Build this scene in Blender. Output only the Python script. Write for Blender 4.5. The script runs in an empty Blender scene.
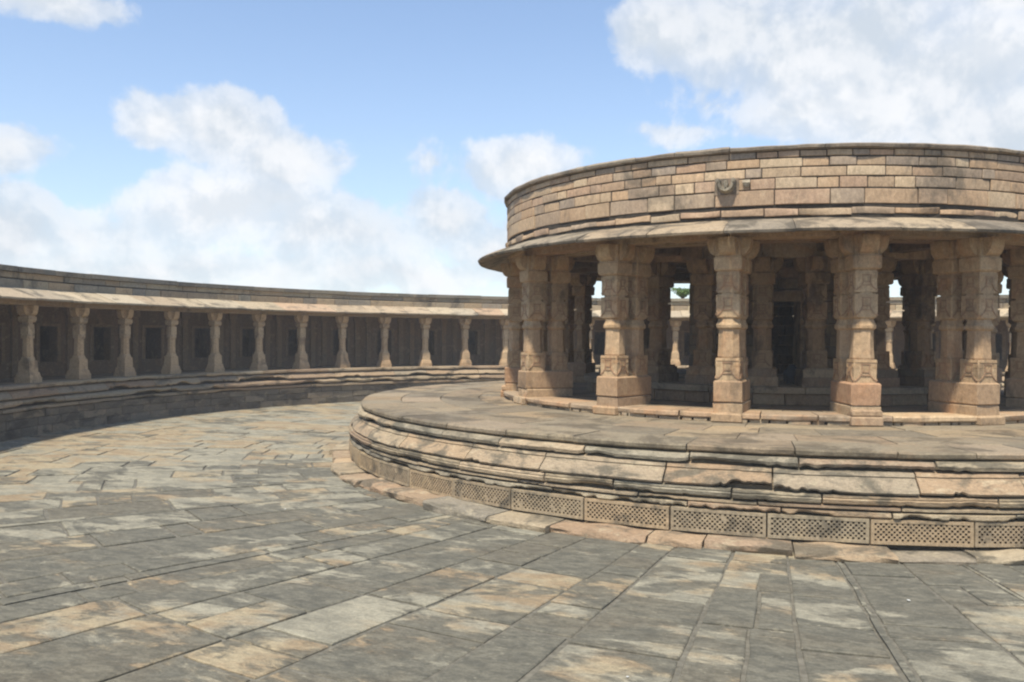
import bpy, math, random
import numpy as np
from mathutils import Vector, noise
R = random.Random(7)
PI = math.pi
rad = math.radians
CX, CY = 7.24, 24.1          # centre of the round court (camera stands at the origin)
sc = bpy.context.scene
COL = sc.collection

def n1(x, y=0.0, z=0.0):
    return noise.noise(Vector((x, y, z)))

# ------------------------------------------------------------------ materials
def stone(name, patina=(.07, .07, .065), amt=.5, pscale=.9, pale=(.5, .46, .38), pale_amt=.25, bump=.5,
          red=.0, streak=(1, 1, 1), rough=.9, grain=1.0, sat=1.0, base2=(.30, .215, .15), dim=1.0, wb=(.97, .925, .81)):
    m = bpy.data.materials.new(name); m.use_nodes = True
    nt = m.node_tree; N = nt.nodes; L = nt.links
    for n in list(N): N.remove(n)
    out = N.new('ShaderNodeOutputMaterial'); b = N.new('ShaderNodeBsdfPrincipled')
    L.new(b.outputs[0], out.inputs[0]); b.inputs['Roughness'].default_value = rough
    b.inputs['Specular IOR Level'].default_value = .25
    geo = N.new('ShaderNodeNewGeometry'); at = N.new('ShaderNodeAttribute'); at.attribute_name = 'tint'
    info = N.new('ShaderNodeObjectInfo')
    mp = N.new('ShaderNodeMapping'); mp.inputs['Scale'].default_value = streak
    L.new(geo.outputs['Position'], mp.inputs['Vector'])
    def nz(scale, detail=8, r=.6, dist=0.0, vec=None):
        n = N.new('ShaderNodeTexNoise'); n.inputs['Scale'].default_value = scale
        n.inputs['Detail'].default_value = detail; n.inputs['Roughness'].default_value = r
        n.inputs['Distortion'].default_value = dist
        L.new((vec or geo.outputs['Position']) if not vec else vec, n.inputs['Vector'])
        return n.outputs['Fac']
    def mr(v, a, b_, c=0., d=1., smooth=True):
        n = N.new('ShaderNodeMapRange'); n.interpolation_type = 'SMOOTHSTEP' if smooth else 'LINEAR'
        for i, x in zip((1, 2, 3, 4), (a, b_, c, d)): n.inputs[i].default_value = x
        L.new(v, n.inputs[0]); return n.outputs[0]
    def mix(f, a, b_, blend='MIX'):
        n = N.new('ShaderNodeMix'); n.data_type = 'RGBA'; n.blend_type = blend
        if isinstance(f, (int, float)): n.inputs[0].default_value = f
        else: L.new(f, n.inputs[0])
        for i, x in ((6, a), (7, b_)):
            if isinstance(x, tuple): n.inputs[i].default_value = (*x, 1)
            else: L.new(x, n.inputs[i])
        return n.outputs[2]
    def mul(a, b_):
        n = N.new('ShaderNodeMath'); n.operation = 'MULTIPLY'
        for i, x in enumerate((a, b_)):
            if isinstance(x, (int, float)): n.inputs[i].default_value = x
            else: L.new(x, n.inputs[i])
        return n.outputs[0]
    c = at.outputs['Color']
    # per-object shift
    c = mix(mr(info.outputs['Random'], 0, 1, 0, .35, False), c, base2)
    if red: c = mix(mul(mr(nz(1.7, 5, .6, .4), .5, .68), red), c, (.36, .20, .11))
    c = mix(mul(mr(nz(2.6, 9, .68, .6, mp.outputs[0]), .52, .66), pale_amt), c, pale)
    big = nz(pscale, 9, .66, .5, mp.outputs[0])
    c = mix(mul(mr(big, .60 - .22 * amt, .74 - .22 * amt), .55 + .4 * amt), c, patina)
    sm = nz(7, 8, .7, .3, mp.outputs[0])
    c = mix(mul(mr(sm, .56, .72), .45 * min(1, amt + .3)), c, patina)
    g = mr(nz(38 * grain, 6, .7), .25, .75, .72, 1.22, False)
    md = mr(nz(15 * grain, 9, .75, .2, mp.outputs[0]), .3, .7, .70, 1.25, False)
    mm = N.new('ShaderNodeMath'); mm.operation = 'MULTIPLY'; L.new(g, mm.inputs[0]); L.new(md, mm.inputs[1]); g = mm.outputs[0]
    gc = N.new('ShaderNodeCombineColor'); [L.new(g, gc.inputs[i]) for i in range(3)]
    c = mix(1.0, c, gc.outputs[0], 'MULTIPLY')
    c = mix(1.0, c, wb, 'MULTIPLY')
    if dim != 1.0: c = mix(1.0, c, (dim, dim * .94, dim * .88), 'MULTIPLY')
    if sat != 1.0:
        h = N.new('ShaderNodeHueSaturation'); h.inputs['Saturation'].default_value = sat
        L.new(c, h.inputs['Color']); c = h.outputs[0]
    L.new(c, b.inputs['Base Color'])
    b1 = N.new('ShaderNodeBump'); b1.inputs['Strength'].default_value = bump; b1.inputs['Distance'].default_value = .03
    L.new(nz(9, 9, .65, .3, mp.outputs[0]), b1.inputs['Height'])
    b2 = N.new('ShaderNodeBump'); b2.inputs['Strength'].default_value = bump * .8; b2.inputs['Distance'].default_value = .008
    L.new(nz(60, 5, .7), b2.inputs['Height']); L.new(b1.outputs[0], b2.inputs['Normal'])
    L.new(b2.outputs[0], b.inputs['Normal'])
    return m

def plain(name, col, rough=.9, var=.3, scale=12):
    m = bpy.data.materials.new(name); m.use_nodes = True
    nt = m.node_tree; N = nt.nodes; L = nt.links; b = N['Principled BSDF']
    b.inputs['Roughness'].default_value = rough; b.inputs['Specular IOR Level'].default_value = .2
    n = N.new('ShaderNodeTexNoise'); n.inputs['Scale'].default_value = scale; n.inputs['Detail'].default_value = 6
    g = N.new('ShaderNodeNewGeometry'); L.new(g.outputs['Position'], n.inputs['Vector'])
    r = N.new('ShaderNodeMapRange'); r.inputs[3].default_value = 1 - var; r.inputs[4].default_value = 1 + var
    r.inputs[1].default_value = .3; r.inputs[2].default_value = .7
    L.new(n.outputs[0], r.inputs[0])
    v = N.new('ShaderNodeVectorMath'); v.operation = 'SCALE'; v.inputs[0].default_value = col
    L.new(r.outputs[0], v.inputs['Scale']); L.new(v.outputs[0], b.inputs['Base Color'])
    return m

def paving_material():
    m = bpy.data.materials.new('paving_stone'); m.use_nodes = True
    nt = m.node_tree; N = nt.nodes; L = nt.links
    for n in list(N): N.remove(n)
    out = N.new('ShaderNodeOutputMaterial'); b = N.new('ShaderNodeBsdfPrincipled'); L.new(b.outputs[0], out.inputs[0])
    b.inputs['Roughness'].default_value = .85; b.inputs['Specular IOR Level'].default_value = .3
    geo = N.new('ShaderNodeNewGeometry'); at = N.new('ShaderNodeAttribute'); at.attribute_name = 'tint'
    sep = N.new('ShaderNodeSeparateColor'); L.new(at.outputs['Color'], sep.inputs[0])
    # tint: R = how much dark crust is left, G = warm or cool, B = own offset of the pattern
    off = N.new('ShaderNodeCombineXYZ'); 
    def mth(op, a, b_=0., c_=None):
        n = N.new('ShaderNodeMath'); n.operation = op
        for i, x in enumerate((a, b_, c_)):
            if x is None: continue
            if isinstance(x, (int, float)): n.inputs[i].default_value = x
            else: L.new(x, n.inputs[i])
        return n.outputs[0]
    L.new(mth('MULTIPLY', sep.outputs[2], 1.2), off.inputs[2])
    va = N.new('ShaderNodeVectorMath'); va.operation = 'ADD'; L.new(geo.outputs['Position'], va.inputs[0]); L.new(off.outputs[0], va.inputs[1])
    ro = N.new('ShaderNodeVectorRotate'); ro.rotation_type = 'Z_AXIS'; L.new(va.outputs[0], ro.inputs['Vector']); ro.inputs['Angle'].default_value = .35
    mp = N.new('ShaderNodeMapping'); mp.inputs['Scale'].default_value = (.75, 1.5, 1); L.new(ro.outputs[0], mp.inputs[0])
    def nz(sc_, d=9, r=.62, dist=0., v=None):
        n = N.new('ShaderNodeTexNoise'); n.inputs['Scale'].default_value = sc_; n.inputs['Detail'].default_value = d
        n.inputs['Roughness'].default_value = r; n.inputs['Distortion'].default_value = dist
        L.new(v or mp.outputs[0], n.inputs['Vector']); return n.outputs[0]
    def mr(v, a, b_, c=0., d=1.):
        n = N.new('ShaderNodeMapRange'); n.interpolation_type = 'SMOOTHSTEP'
        for i, x in zip((1, 2, 3, 4), (a, b_, c, d)): n.inputs[i].default_value = x
        L.new(v, n.inputs[0]); return n.outputs[0]
    def mix(f, a, b_, blend='MIX'):
        n = N.new('ShaderNodeMix'); n.data_type = 'RGBA'; n.blend_type = blend
        if isinstance(f, (int, float)): n.inputs[0].default_value = f
        else: L.new(f, n.inputs[0])
        for i, x in ((6, a), (7, b_)):
            if isinstance(x, tuple): n.inputs[i].default_value = (*x, 1)
            else: L.new(x, n.inputs[i])
        return n.outputs[2]
    big = nz(.9, 11, .64, .7); med = nz(3.2, 9, .66, .6)
    f = mth('ADD', mth('ADD', mth('MULTIPLY', big, 1.0), mth('MULTIPLY', med, .35)), mth('ADD', mth('MULTIPLY', sep.outputs[0], .30), .06))
    crust = mr(f, .84, .93)
    warm = mix(mr(nz(1.6, 6, .6, .3), .4, .6), (.30, .24, .17), (.38, .335, .25))
    cool = mix(mr(nz(2.1, 8, .65, .4), .4, .6), (.24, .24, .212), (.34, .335, .29))
    g2 = mr(mth('ADD', sep.outputs[1], mth('MULTIPLY', mth('SUBTRACT', nz(1.1, 8, .6), .5), 2.2)), .3, .7)
    c = mix(g2, cool, warm)
    c = mix(mth('MULTIPLY', mr(nz(7, 8, .7, .3), .5, .68), .5), c, (.15, .145, .125))
    dark = mix(mr(nz(4.5, 9, .7, .4), .38, .62), (.085, .088, .082), (.155, .155, .138))
    dark = mix(mth('MULTIPLY', mr(nz(13, 6, .7, .3), .6, .7), .6), dark, (.36, .36, .31))
    c = mix(mth('MULTIPLY', crust, .88), c, dark)
    gr = mth('MULTIPLY', mr(nz(45, 6, .75, 0, geo.outputs['Position']), .25, .75, .75, 1.22), mr(nz(14, 9, .75, .3), .3, .7, .74, 1.22)); gc = N.new('ShaderNodeCombineColor'); [L.new(gr, gc.inputs[i]) for i in range(3)]
    c = mix(1., c, gc.outputs[0], 'MULTIPLY'); c = mix(1., c, (.82, .765, .655), 'MULTIPLY'); L.new(c, b.inputs['Base Color'])
    b0 = N.new('ShaderNodeBump'); b0.inputs['Strength'].default_value = .55; b0.inputs['Distance'].default_value = .02; L.new(crust, b0.inputs['Height'])
    b1 = N.new('ShaderNodeBump'); b1.inputs['Strength'].default_value = .55; b1.inputs['Distance'].default_value = .03; L.new(nz(6, 10, .68, .4), b1.inputs['Height']); L.new(b0.outputs[0], b1.inputs['Normal'])
    b2 = N.new('ShaderNodeBump'); b2.inputs['Strength'].default_value = .5; b2.inputs['Distance'].default_value = .006; L.new(nz(60, 5, .7, 0, geo.outputs['Position']), b2.inputs['Height']); L.new(b1.outputs[0], b2.inputs['Normal'])
    L.new(b2.outputs[0], b.inputs['Normal'])
    return m
M = {}
M['drum'] = stone('drum_sandstone', (.105, .095, .078), .36, 1.0, (.52, .43, .31), .35, .45, .06, (1, 1, .55), wb=(1.03, .955, .87))
M['pillar'] = stone('pillar_sandstone', (.13, .105, .08), .30, 1.6, (.46, .37, .26), .3, .65, .45, (1, 1, .6), wb=(1.12, 1.03, .87))
M['mould'] = stone('moulding_sandstone', (.10, .095, .08), .62, 1.25, (.48, .43, .33), .5, .9, .03, (1, 1, 3.0), wb=(.95, .90, .795))
M['deck'] = stone('deck_stone', (.11, .10, .085), .55, .9, (.36, .31, .24), .4, .5, .12, dim=.84)
M['pave'] = paving_material()
M['gal'] = stone('gallery_stone', (.075, .07, .065), .45, .8, (.46, .39, .29), .3, .5, .15, (1, 1, .8))
M['inner'] = stone('inner_shaded_sandstone', (.07, .055, .045), .45, 1.3, (.26, .19, .13), .3, .55, .5, (1, 1, .6), dim=.62)  # darker copy of the pavilion stone, with the interior shade put into its colour
M['galp'] = stone('gallery_pillar_stone', (.13, .11, .09), .3, 1.3, (.44, .36, .26), .25, .5, .15, wb=(1.1, .98, .80))
M['plinth'] = stone('plinth_stone', (.055, .052, .046), .45, .9, (.42, .35, .26), .35, .8, .08, (1, 1, 2.2))
M['eave'] = stone('eave_stone', (.10, .092, .08), .48, 1.3, (.55, .48, .38), .35, .4, .08)
M['eave2'] = stone('pavilion_eave_stone', (.085, .08, .07), .62, 1.5, (.42, .37, .30), .35, .6, .05, dim=.92, wb=(.93, .91, .86))
M['lattice'] = stone('lattice_stone', (.085, .08, .07), .52, 1.8, (.46, .38, .26), .35, .35, .08)
M['dark'] = plain('joint_dirt', (.045, .038, .03))
M['earth'] = plain('dry_earth', (.17, .13, .085), scale=.4)

# ------------------------------------------------------------------ mesh builder
class MB:
    def __init__(s): s.v = []; s.f = []; s.c = []
    def add(s, verts, faces, col):
        o = len(s.v); s.v += [tuple(p) for p in verts]
        for f in faces: s.f.append([i + o for i in f]); s.c.append(col)
    def box(s, x0, x1, y0, y1, z0, z1, col):
        V = [(x, y, z) for z in (z0, z1) for y in (y0, y1) for x in (x0, x1)]
        s.add(V, [(0, 2, 3, 1), (4, 5, 7, 6), (0, 1, 5, 4), (2, 6, 7, 3), (0, 4, 6, 2), (1, 3, 7, 5)], col)
    def grid(s, rows, col, closed_u=False, caps=False):
        # rows: list of equal-length rings of points; quads between
        n = len(rows[0]); V = [p for r in rows for p in r]; F = []
        m = n if closed_u else n - 1
        for i in range(len(rows) - 1):
            for j in range(m):
                k = (j + 1) % n
                F.append((i * n + j, i * n + k, (i + 1) * n + k, (i + 1) * n + j))
        if caps:
            F.append(tuple(reversed(range(n)))); F.append(tuple((len(rows) - 1) * n + j for j in range(n)))
        s.add(V, F, col)
    def build(s, name, mat, parent=None, smooth=None, loc=None):
        me = bpy.data.meshes.new(name); me.from_pydata(s.v, [], s.f)
        ca = me.attributes.new('tint', 'FLOAT_COLOR', 'CORNER')
        tot = [len(f) for f in s.f]
        arr = np.repeat(np.array([(*c[:3], 1.0) for c in s.c], dtype=np.float32), tot, axis=0)
        ca.data.foreach_set('color', arr.ravel())
        me.materials.append(mat)
        import bmesh
        bm = bmesh.new(); bm.from_mesh(me); bmesh.ops.recalc_face_normals(bm, faces=bm.faces); bm.to_mesh(me); bm.free()
        if smooth is not None:
            me.polygons.foreach_set('use_smooth', [True] * len(me.polygons))
            me.set_sharp_from_angle(angle=rad(smooth))
        me.update()
        o = bpy.data.objects.new(name, me); COL.objects.link(o)
        if parent: o.parent = parent
        if loc: o.location = loc
        return o

def tag(o, label=None, cat=None, group=None, kind=None):
    if label: o['label'] = label
    if cat: o['category'] = cat
    if group: o['group'] = group
    if kind: o['kind'] = kind
    return o
def empty(name, loc=(0, 0, 0), rz=0):
    o = bpy.data.objects.new(name, None); COL.objects.link(o); o.location = loc; o.rotation_euler[2] = rz
    o.empty_display_size = .2; return o
def P(a, r, z): return (CX + r * math.cos(a), CY + r * math.sin(a), z)
def L_(a, r, z): return (r * math.cos(a), r * math.sin(a), z)    # local to the centre

WARM = [(.36, .265, .175), (.40, .305, .205), (.33, .235, .16), (.43, .335, .23), (.37, .255, .18), (.31, .25, .19), (.40, .28, .175), (.27, .225, .18), (.45, .36, .25)]
WARM = [tuple(v * .84 + sum(q) / 3 * .16 for v in q) for q in WARM]
GREY = [(.30, .275, .225), (.26, .24, .20), (.33, .29, .23), (.36, .31, .235), (.23, .215, .185), (.33, .28, .21)]
def pick(pal, j=.12):
    c = R.choice(pal); k = 1 + R.uniform(-j, j); h = R.uniform(-.03, .03)
    return (c[0] * k * (1 + h), c[1] * k, c[2] * k * (1 - h))

def sweep(mb, a0, a1, prof, col, step=.1, Rm=10, gap=.008, erode=None, caps=True, wob=.0, seed=0):
    """closed profile [(r,z,w)] swept between two angles, local to the centre; erode(s)->amount lifts and pulls back by w"""
    g = gap / Rm; a0 += g; a1 -= g
    n = max(1, int(math.ceil((a1 - a0) * Rm / step))); rows = []
    AA = [a0 + (a1 - a0) * i / n for i in range(n + 1)]
    be = min(.012 / Rm, (a1 - a0) * .2)
    if caps: AA = [a0, a0 + be] + [q for q in AA[1:-1]] + [a1 - be, a1]
    for i, a in enumerate(AA):
        s = a * Rm
        e = erode(s) if erode else 0
        row = []
        endk = .010 if (i == 0 or i == len(AA) - 1) and Rm > 1 else 0
        for (r, z, *w) in prof:
            w = w[0] if w else 0; wo = w if w else .3
            rr = r - e * w * .55 + wob * wo * n1(s * 2.3, z * 5, seed) - (endk if r > Rm - .2 else 0)
            zz = z + e * w + wob * .5 * n1(s * 1.7, z * 4, seed + 9)
            row.append(L_(a, rr, zz))
        rows.append(row)
    mb.grid(rows, col, closed_u=True, caps=caps)

def cuts(a0, a1, Rm, w0, w1):
    out = [a0]
    while out[-1] < a1:
        out.append(out[-1] + R.uniform(w0, w1) / Rm)
    if (out[-1] - a1) * Rm > .4 * w0 or len(out) < 3: out[-1] = a1
    else: out = out[:-1]; out[-1] = a1
    return out

def masonry(mb, a0, a1, r, courses, pal, w=(.35, .95), depth=.3, rj=.012, step=.3, zj=.006, wob=.008, fw=None):
    for ci, (z0, z1) in enumerate(courses):
        cs = cuts(a0 + R.uniform(-.03, 0), a1, r, *w)
        for b0, b1 in zip(cs, cs[1:]):
            rr = r + R.uniform(-rj, rj); bz0 = z0 + R.uniform(0, zj) + .006; bz1 = z1 - R.uniform(0, zj) - .004
            c = .009
            zc__ = (bz0 + bz1) / 2
            prof = [(rr - depth, bz0), (rr - c, bz0, 1), (rr, bz0 + c, 1), (rr + .004, zc__, .8), (rr, bz1 - c, 1), (rr - c, bz1, 1), (rr - depth, bz1)]
            sweep(mb, b0, b1, prof, pick(pal), step, r, .005 + R.random() * .008, wob=wob, seed=ci * 7 + R.random() * 5)

# ------------------------------------------------------------------ ground
def disc(name, r0, r1, z, mat, col, n=96, center=(CX, CY), kind='structure'):
    mb = MB(); rows = []
    for i in range(n):
        a = 2 * PI * i / n
        rows.append([(center[0] + r * math.cos(a), center[1] + r * math.sin(a), z) for r in (r0, r1)])
    rows.append(rows[0]); mb.grid(rows, col); return mb
g = disc('ground', .01, 4000, -.06, M['earth'], (.3, .25, .18), 128)
o = g.build('ground', M['earth']); tag(o, 'dry brown earth of the hilltop around the temple', None, None, 'structure')

# court paving: rings of slabs round the shrine, radial joints, each slab its own patch of mesh
def warp(x, y):
    return (x + .30 * n1(x * .13, y * .13, 3.1) + .02 * n1(x * 1.3, y * 1.3, 8), y + .30 * n1(x * .13, y * .13, 7.7) + .02 * n1(x * 1.3, y * 1.3, 4))
mb = MB()
PAL_DR = [(r * 1.22, g * 1.24, b * 1.20) for r, g, b in WARM]
PAL_D = [(.18, .185, .17), (.22, .225, .20), (.15, .155, .145), (.24, .24, .21), (.20, .195, .175)]
PAL_L = [(.33, .325, .29), (.38, .355, .30), (.29, .30, .28), (.36, .30, .22), (.33, .26, .19), (.40, .34, .25)]
def slab(a0, a1, r0, r1, mb):
    gp = .006 + .014 * R.random() ** 3
    da = gp / ((r0 + r1) / 2)
    z = R.uniform(-.009, .009); tx, ty = R.uniform(-.006, .006), R.uniform(-.006, .006)
    pts = []
    st = .16
    def edge(p, q):
        n = max(1, int(math.hypot((p[0] - q[0]) * (r0 + r1) / 2, p[1] - q[1]) / st))
        for i in range(n): t = i / n; pts.append((p[0] + (q[0] - p[0]) * t, p[1] + (q[1] - p[1]) * t))
    A0, A1, Q0, Q1 = a0 + da, a1 - da, r0 + gp, r1 - gp
    sk = [R.uniform(0, .022) for _ in range(4)]
    K = [(A0 + sk[0] / r0, Q0 + sk[1]), (A1 - sk[1] / r0, Q0 + sk[2]), (A1 - sk[2] / r0, Q1 - sk[3]), (A0 + sk[3] / r0, Q1 - sk[0])]
    for k_ in range(4): edge(K[k_], K[(k_ + 1) % 4])
    hw_ = math.cos((a1 - a0) / 2)
    am, rm = (a0 + a1) / 2, (r0 + r1) / 2
    mx, my = CX + rm * math.cos(am), CY + rm * math.sin(am)
    top = []; mid = []; bot = []
    for (a, r) in pts:
        r = r * hw_ / math.cos(a - (a0 + a1) / 2)        # straight edges, not arcs
        x, y = CX + r * math.cos(a), CY + r * math.sin(a)
        x, y = warp(x, y)
        k = 1 - max(0, .03 * n1(x * 3.1, y * 3.1, 5)) - .003
        x2, y2 = mx + (x - mx) * k, my + (y - my) * k
        bl = .018 / max(.2, math.hypot(x2 - mx, y2 - my))
        zz = z + tx * (x2 - mx) + ty * (y2 - my)
        top.append((mx + (x2 - mx) * (1 - bl), my + (y2 - my) * (1 - bl), zz))
        mid.append((x2, y2, zz - .010)); bot.append((x2, y2, -.05))
    # how much of the dark crust a slab carries
    light = .06 + .40 * n1(mx * .35, my * .35, 2) + 1.0 * min(1, max(0, (my - 14 - .5 * max(0, mx)) / 9)) + .25 * min(1, max(0, (-mx - 3) / 6))
    col = (min(1, max(0, R.gauss(.72 - .45 * light, .20))), min(1, max(0, R.gauss(.36 + (.16 if my > 21 or mx < -7 else 0), .25))), R.random() * .3)
    n = len(top); V = top + mid + bot
    F = [tuple(range(n))] + [(i, (i + 1) % n, n + (i + 1) % n, n + i) for i in range(n)] + [(n + i, n + (i + 1) % n, 2 * n + (i + 1) % n, 2 * n + i) for i in range(n)]
    mb.add(V, F, col)
sec = cuts(0, 2 * PI, 17, 2.4, 5.5)
for s0, s1 in zip(sec, sec[1:]):
    cc = cuts(s0, s1, 17, .55, 1.3)
    for a0, a1 in zip(cc, cc[1:]):
        q = 11.4 - R.uniform(0, .9)
        while q < 22.3:
            q1 = min(22.6, q + R.choice([.4, .6, .8, 1.1, 1.5, 2.0, 2.6]))
            if R.random() < .18 and (a1 - a0) * q > .85:
                am = a0 + (a1 - a0) * R.uniform(.4, .6); slab(a0, am, q, q1, mb); slab(am, a1, q, q1, mb)
            else: slab(a0, a1, q, q1, mb)
            q = q1
o = mb.build('paving', M['pave']); tag(o, 'weathered stone slabs paving the round court', None, None, 'structure')
o = disc('court_bed', .05, 23.2, -.022, M['dark'], (.05, .05, .04)).build('court_bed', plain('joint_silt', (.13, .12, .095)))
tag(o, 'silt showing in the joints of the court paving', None, None, 'structure')

# ------------------------------------------------------------------ round platform
C0 = (CX, CY, 0)
plat = empty('platform', C0)
tag(plat, 'low round stone platform with chipped mouldings and lattice band carrying the pillared pavilion', 'platform')
FA0, FA1 = rad(-215), rad(15)       # the side that can be seen from the entrance
def er(seed, thr, amp, f=.55):
    def g(s):
        v = n1(s * f, seed, 1.3) + .5 * n1(s * f * 3.1, seed, 7.9) + .25 * n1(s * 7, seed, 2) + .12 * n1(s * 19, seed, 6)
        v = max(0, v - thr); return amp * (1 - math.exp(-3 * v))
    return g
def course(name, prof, Rm, w, e, seed, wob=.012, pal=GREY + WARM[:4], mat='mould', gap=.009, rj=.02):
    mb = MB()
    cs = cuts(FA0, FA1, Rm, *w)
    for a0, a1 in zip(cs, cs[1:]):
        dr = R.uniform(-rj, rj); dz = R.uniform(-.008, .008)
        sweep(mb, a0, a1, [(r + dr, z + dz, *ww) for (r, z, *ww) in prof], pick(pal), .045, Rm, gap + R.random() * .006, e, wob=wob, seed=seed)
    cs = cuts(FA1, FA0 + 2 * PI, Rm, 1.5, 2)
    for a0, a1 in zip(cs, cs[1:]): sweep(mb, a0, a1, prof, pick(pal), .5, Rm, gap)
    return mb.build(name, M[mat], plat, smooth=22)
inn = 10.6
course('kapota_course', [(inn, 1.345), (11.28, 1.345), (11.34, 1.33, .15), (11.385, 1.27, .6), (11.37, 1.215, 1), (11.30, 1.205, 1), (inn, 1.21)], 11.3, (1.3, 2.2), er(1, .05, .06), 1, wob=.02)
course('drooping_cornice', [(inn, 1.195), (11.26, 1.195), (11.35, 1.165, .05), (11.385, 1.125, .1), (11.365, 1.115, .1), (11.44, 1.05, .25), (11.52, .985, .6), (11.565, .93, 1), (11.575, .915, 1), (11.56, .885, 1), (11.45, .90, .9), (inn, .93, .2)], 11.5, (1.4, 2.3), er(2, .12, .12, .7), 2, wob=.02)
course('torus_course', [(inn, .862), (11.5, .862), (11.57, .848, .2), (11.575, .82, .2), (11.555, .812, .2), (11.60, .79, .5), (11.585, .735, .8), (11.53, .71, .8), (inn, .71)], 11.55, (1.2, 2.6), er(3, .15, .07), 3)
course('fillet_course', [(inn, .69), (11.5, .69), (11.56, .675, .2), (11.565, .645, .8), (11.52, .63, .8), (inn, .63)], 11.55, (1.5, 2.8), er(4, .1, .05), 4)
course('lower_course', [(inn, .615), (11.54, .615), (11.575, .60, .2), (11.59, .55, 1), (11.57, .525, 1), (inn, .525)], 11.57, (.9, 2.4), er(5, .05, .07, .9), 5)
# backing wall
mb = MB(); sweep(mb, 0, 2 * PI - .001, [(10.3, .0), (11.42, .0), (11.42, .92), (11.25, 1.0), (11.2, 1.36), (10.3, 1.36)], (.17, .145, .11), .3, 11.3, 0)
mb.build('core', M['mould'], plat)
# deck slabs
mb = MB()
rg = [7.0, 8.15, 9.2, 10.25, 11.31]
for k, (r0, r1) in enumerate(zip(rg, rg[1:])):
    cs = cuts(0, 2 * PI, (r0 + r1) / 2, .8, 1.9)
    for a0, a1 in zip(cs, cs[1:]):
        q0, q1 = r0 + (.008 if k else 0), r1 - .008
        zt = 1.485 + R.uniform(-.006, .006)
        dj = R.uniform(-.03, .03) if k == 3 else 0
        if k == 3: prof = [(q0, 1.375), (q1 - .03 + dj, 1.375, .5), (q1 + dj, 1.40, 1), (q1 + .005 + dj, 1.455, 1), (q1 - .02 + dj, zt - .004, .7), (q1 - .1, zt), (q0 + .01, zt), (q0, zt - .012)]
        else: prof = [(q0, 1.375), (q1, 1.375), (q1, zt - .012), (q1 - .012, zt), (q0 + .012, zt), (q0, zt - .012)]
        sweep(mb, a0, a1, prof, pick(GREY + [(.34, .30, .25), (.30, .26, .21)], .1), .12 if k == 3 else .3, (r0 + r1) / 2, .008, wob=.02 if k == 3 else 0, seed=31 + k)
mb.build('deck', M['deck'], plat, smooth=30)
# footing slabs, broken outline
mb = MB()
cs = cuts(0, 2 * PI, 12, .7, 1.7)
for a0, a1 in zip(cs, cs[1:]):
    am = (a0 + a1) / 2
    ro = 12.02 + R.uniform(-.10, .14); zt = .11 + R.uniform(-.02, .02); 
    if math.degrees(am) % 360 > 205 and math.degrees(am) % 360 < 250: ro += .04
    if math.degrees(am) % 360 > 262: ro -= .12; zt -= .04
    prof = [(11.2, -.02), (ro - .01, -.02, .3), (ro, .03, 1), (ro - .01, zt - .03, 1), (ro - .04, zt, .8), (11.2, zt + .02)]
    sweep(mb, a0, a1, prof, pick(GREY + ([(.33, .25, .18)] + WARM[:3] if math.degrees(am) % 360 < 262 else [(.24, .23, .20)]), .1), .06, 12, .012, None, wob=.10, seed=50)
mb.build('footing', M['mould'], plat, smooth=30)
# lattice panels: stone screens with a checker of square pits set on their points
def lattice(pierced, L=1.44, H=.36, var=0):
    mb = MB(); col = pick([(.36, .30, .215), (.40, .33, .23), (.31, .27, .21), (.37, .29, .20)])
    T0 = 0.0; D = .07
    if not pierced:
        mb.box(-L / 2, L / 2, -.12, T0, 0, H, col); 
        mb.box(-L / 2 + .05, L / 2 - .05, T0 - .001, T0 + .008, .05, H - .05, col)
        return mb
    bx = .04; bz = .03
    s = .0385; nx = int((L - 2 * bx) / s); nz = int((H - 2 * bz) / s); 
    x0 = -nx * s / 2; z0 = (H - nz * s) / 2
    def q(a, b, c, d, colr=col): mb.add([a, b, c, d], [(0, 1, 2, 3)], colr)
    # frame
    for (xa, xb, za, zb) in ((-L / 2, x0, 0, H), (-x0, L / 2, 0, H), (x0, -x0, 0, z0), (x0, -x0, z0 + nz * s, H)):
        mb.box(xa, xb, -.12, .006, za, zb, col)
    for i in range(nx):
        for j in range(nz):
            xa, za = x0 + i * s, z0 + j * s; xb, zb = xa + s, za + s; xm, zm = xa + s / 2, za + s / 2
            # each cell: a diamond-shaped pit, on alternate cells
            if (i + j) % 2 == 0 and not (n1(i * .18, j * .3, 11 + 5 * var) > .52):
                k = s * .495 * R.choice([1, 1, 1, .93, .85])
                k *= .89; k2 = k * .8
                O = [(xm - k, T0, zm - k), (xm + k, T0, zm - k), (xm + k, T0, zm + k), (xm - k, T0, zm + k)]
                I = [(xm - k2, -D, zm - k2), (xm + k2, -D, zm - k2), (xm + k2, -D, zm + k2), (xm - k2, -D, zm + k2)]
                C = [(xa, T0, za), (xb, T0, za), (xb, T0, zb), (xa, T0, zb)]
                V = C + O + I
                F = [(t, (t + 1) % 4, 4 + (t + 1) % 4, 4 + t) for t in range(4)]
                mb.add(V, F, col); mb.add(V, [(4 + t, 4 + (t + 1) % 4, 8 + (t + 1) % 4, 8 + t) for t in range(4)], (.13, .10, .075)); mb.add(I, [(0, 1, 2, 3)], (.05, .045, .04))  # pit walls and floor coloured dark, recess shade put into the colour
            else: q((xa, T0, za), (xb, T0, za), (xb, T0, zb), (xa, T0, zb))
    return mb
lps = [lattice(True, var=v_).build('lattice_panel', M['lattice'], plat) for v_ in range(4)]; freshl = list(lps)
bp = lattice(False).build('plain_panel', M['lattice'], plat)
RL = 11.615; step = 1.47 / RL; used_l = used_b = False
a = rad(-212); k = 0
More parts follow.
